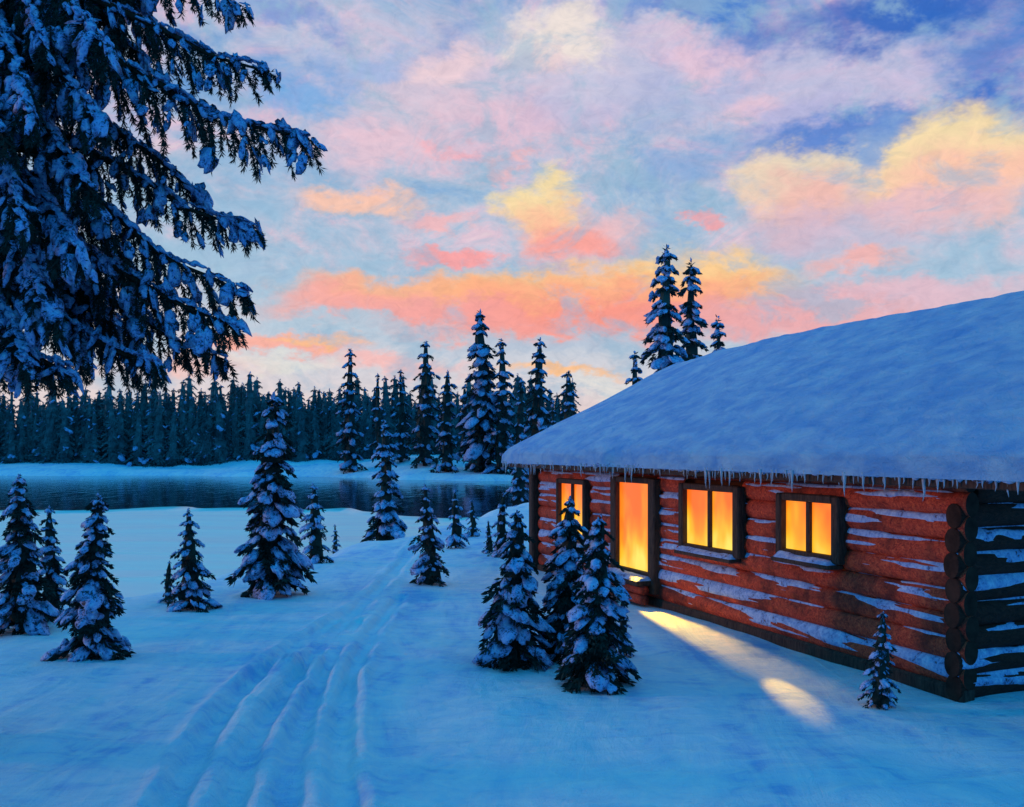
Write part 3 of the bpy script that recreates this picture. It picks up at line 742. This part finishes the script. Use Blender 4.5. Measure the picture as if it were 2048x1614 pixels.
# the dark wall of forest across the lake
FV = [conifer_meshes(14.0, 1.9+.25*(k % 3), 2000+k, 11, 1, 34, .10, .55) for k in range(6)]
rg = np.random.RandomState(77); cnt = 0
for row, (Y0, dx) in enumerate(((171, 1.75), (177, 1.75), (184, 1.75))):
    x = -112.0+row*.6
    while x < 12 and cnt < 299:
        y = Y0+rg.uniform(-2, 2); ht = rg.uniform(.72, 1.06)*(1.0 if rg.uniform() > .14 else 1.2)
        ht *= .97+.04*math.sin(x*.07)
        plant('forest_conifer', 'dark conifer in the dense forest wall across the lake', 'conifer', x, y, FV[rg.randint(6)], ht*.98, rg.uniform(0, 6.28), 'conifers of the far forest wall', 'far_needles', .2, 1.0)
        x += dx*rg.uniform(.55, 1.25)*.78; cnt += 1

# ------------------------------------------------------------------ the great spruce whose boughs hang in from the left
TX, TY = -6.3, 9.6
tz0 = gz(TX, TY)
big = thing('great_spruce', 'huge old spruce hanging snow-loaded boughs into the upper left', 'spruce', (TX, TY, tz0))
BO = np.array([TX, TY, tz0])
acc = Acc(); zz = np.linspace(-.3, 17, 24); rr = .34*(1-np.clip(zz, 0, 17)/18.5)+.10*np.exp(-np.clip(zz, 0, 9)/.5)
tube(acc, np.column_stack([.05*np.sin(zz*.6), .05*np.cos(zz*.5), zz]), rr, 16); link('trunk', acc.mesh('trunk', True), 'bark', big)
BOUGHS = [ # start row on the trunk, control pixels, depth at tip, twig length factor
 (-190, [(150, -70), (330, -45), (488, 12)], 9.3, .8), (-150, [(180, -10), (320, 55), (430, 118), (540, 150)], 8.8, 1.0),
 (-60, [(150, 70), (280, 145), (430, 235), (614, 278)], 8.6, 1.15), (60, [(120, 180), (240, 260), (330, 330), (400, 400)], 9.2, .9),
 (150, [(150, 280), (300, 370), (390, 430), (508, 456)], 9.0, .8), (210, [(130, 330), (230, 430), (340, 530), (492, 590)], 8.6, 1.05),
 (300, [(110, 450), (230, 540), (360, 610), (474, 652)], 8.4, 1.1), (400, [(110, 540), (230, 610), (350, 680), (452, 716)], 8.9, .9),
 (480, [(60, 600), (160, 660), (240, 705), (315, 728)], 8.2, .8), (540, [(10, 670), (60, 710), (130, 740)], 8.0, .8),
 (-80, [(60, 60), (130, 150), (210, 250)], 8.0, 1.0), (40, [(50, 190), (120, 290), (190, 390)], 7.9, 1.0),
 (180, [(30, 330), (100, 410), (170, 510)], 7.8, 1.0), (-220, [(60, -90), (140, 10), (230, 110)], 8.1, 1.0),
 (300, [(10, 430), (60, 530), (110, 630)], 7.7, 1.0), (-180, [(110, -60), (210, 30), (290, 130)], 9.6, 1.2),
 (350, [(60, 480), (150, 570), (220, 650)], 9.2, 1.1), (-210, [(20, -60), (110, 30), (160, 140)], 9.0, 1.2),
 (-120, [(-10, 20), (30, 130), (60, 240)], 7.6, 1.0),
 (420, [(-20, 560), (20, 640), (50, 730)], 7.8, .9), (90, [(-30, 220), (10, 330), (40, 440)], 7.5, 1.0),
 (260, [(120, 380), (220, 480), (300, 590)], 10.8, 1.1), (380, [(90, 500), (190, 590), (270, 690)], 10.6, 1.0),
 (-230, [(120, -120), (240, -20), (310, 60)], 10.4, 1.1), (-260, [(20, -80), (60, 0), (90, 90)], 8.3, 1.0), (480, [(80, 590), (130, 650), (170, 720)], 9.9, .9)]
def bough(idx, row, ctrl, dt, tf):
    rg = np.random.RandomState(4000+idx)
    n = len(ctrl)
    if row is None: pts = [np.array([TX, TY, ctrl[0]]), ctrl[1], ctrl[2]]
    else: pts = [np.array([TX, TY, CAMZ-(row-HY)/F*TY])]+[ray(px, py, TY+(dt-TY)*(k+1)/n) for k, (px, py) in enumerate(ctrl)]
    pts = np.array(pts); seg = np.concatenate([[0], np.cumsum(np.linalg.norm(np.diff(pts, axis=0), axis=1))]); L = seg[-1]
    ts = np.linspace(0, L, 40); c = np.stack([np.interp(ts, seg, pts[:, k]) for k in range(3)], 1)
    for _ in range(6): c[1:-1] = (c[:-2]+2*c[1:-1]+c[2:])/4
    c += np.column_stack([wob(ts[:, None], idx*3+k, 2.0, 2)*.03 for k in range(3)])*np.linspace(0, 1, 40)[:, None]
    wood = Acc(); tube(wood, c, np.linspace(.075, .010, 40), 7)
    need = Acc(); snow = Acc(); B = []; D = []; Ln = []; SC_ = []; SU = []; SN = []; SS = []
    def twig(o, d0, l):
        """a hanging spray: its spine sinks, needles all round, snow along the top"""
        k = 7; t = np.linspace(0, 1, k); d0 = unit(d0)
        sp = o+d0*l*t[:, None]*(1-.25*t[:, None])+np.array([0, 0, -1.])*l*(.75*t**1.6)[:, None]
        nn = int(190*l/.4)+40; q = rg.uniform(0, 1, nn); i0 = np.clip((q*(k-1)).astype(int), 0, k-2); fr = (q*(k-1)-i0)[:, None]
        p = sp[i0]*(1-fr)+sp[i0+1]*fr; tg = sp[i0+1]-sp[i0]; tg /= np.linalg.norm(tg, axis=1, keepdims=True)
        B.append(p); D.append(tg*rg.uniform(.3, 1.1, nn)[:, None]+rg.normal(size=(nn, 3))*.55+np.array([0, 0, -.35])); Ln.append(rg.uniform(.045, .10, nn)*(.7+.5*l))
        for q in np.arange(.10, 1.0, .17/max(l, .2)*.55):
            if rg.uniform() > .30: continue
            q = min(.97, q+rg.uniform(-.05, .05)); i0 = min(int(q*(k-1)), k-2); f = q*(k-1)-i0; p = sp[i0]*(1-f)+sp[i0+1]*f; tg = unit(sp[i0+1]-sp[i0])
            s_ = unit(np.cross(tg, [0, 0, 1.])+1e-6); up = np.cross(s_, tg); up = up if up[2] > 0 else -up
            SC_.append(p+up*.018+rg.normal(size=3)*.012); SU.append(unit(tg+rg.normal(size=3)*.2)); SN.append(unit(up+rg.normal(size=3)*.25+np.array([0, -.25, .1])))
            g_ = rg.uniform(.4, 1.15); SS.append([.115*g_, .052*g_*rg.uniform(.6, 1.4), .024*g_])
    for k in np.arange(.10, 1.0, .105/L*1.05):
        i0 = min(int(k*39), 38); o = c[i0]+(c[i0+1]-c[i0])*(k*39-i0); tg = unit(c[i0+1]-c[i0])
        side = unit(np.cross(tg, [0, 0, 1.])); sg = rg.choice([-1, 1])
        l = tf*(.52*(1-k)**.55+.15)*rg.uniform(.6, 1.25)
        twig(o, tg*rg.uniform(.4, .9)+side*sg*rg.uniform(.3, .9)+np.array([0, 0, rg.uniform(-.5, .1)]), l)
        if rg.uniform() < .9: twig(o, tg*rg.uniform(.1, .5)-side*sg*rg.uniform(.1, .5)+np.array([0, 0, -.8]), l*.8)
        SC_.append(o+np.array([0, 0, .045])+rg.normal(size=3)*.015); SU.append(tg); SN.append(unit([rg.normal()*.2, rg.normal()*.2, 1.0])); g_ = rg.uniform(.8, 1.4)*(1.1-.4*k); g_ *= .78; SS.append([.11*g_, .06*g_, .036*g_])
    twig(c[-1], c[-1]-c[-4], .16); twig(c[-2], c[-1]-c[-4]+np.array([0, 0, -.05]), .2)
    bb = np.concatenate(B)-BO; blades(need, bb, np.concatenate(D), np.concatenate(Ln), .0058, rg)
    U = np.array(SU); N = np.array(SN); W = np.cross(N, U); W /= np.linalg.norm(W, axis=1, keepdims=True)+1e-9; N = np.cross(U, W)
    lumps(snow, np.array(SC_)-BO, U, W, N, np.array(SS), rg, 2, .55)
    wood.V = [v-BO for v in wood.V]
    bo = link('bough', wood.mesh('bough', True), 'bark', big)
    link('needles', need.mesh('needles'), 'needles', bo)['kind'] = 'stuff'; link('snow', snow.mesh('snow', True), 'great_snow', bo)['kind'] = 'stuff'
for i, a in enumerate(BOUGHS): bough(i, *a)
# boughs on the other sides of the trunk and higher up, outside the picture
for k in range(22):
    a = math.radians(150+k*137.5 % 210) if k % 3 else math.radians(-100+k*9); z = 4.6+k*.42; Lb = 3.9-.16*k
    tip = np.array([TX+Lb*math.cos(a), TY+Lb*math.sin(a), z-1.3]); mid = np.array([TX+.55*Lb*math.cos(a), TY+.55*Lb*math.sin(a), z-.45])
    bough(60+k, None, [(z+.15), mid, tip], 0, 1.1)
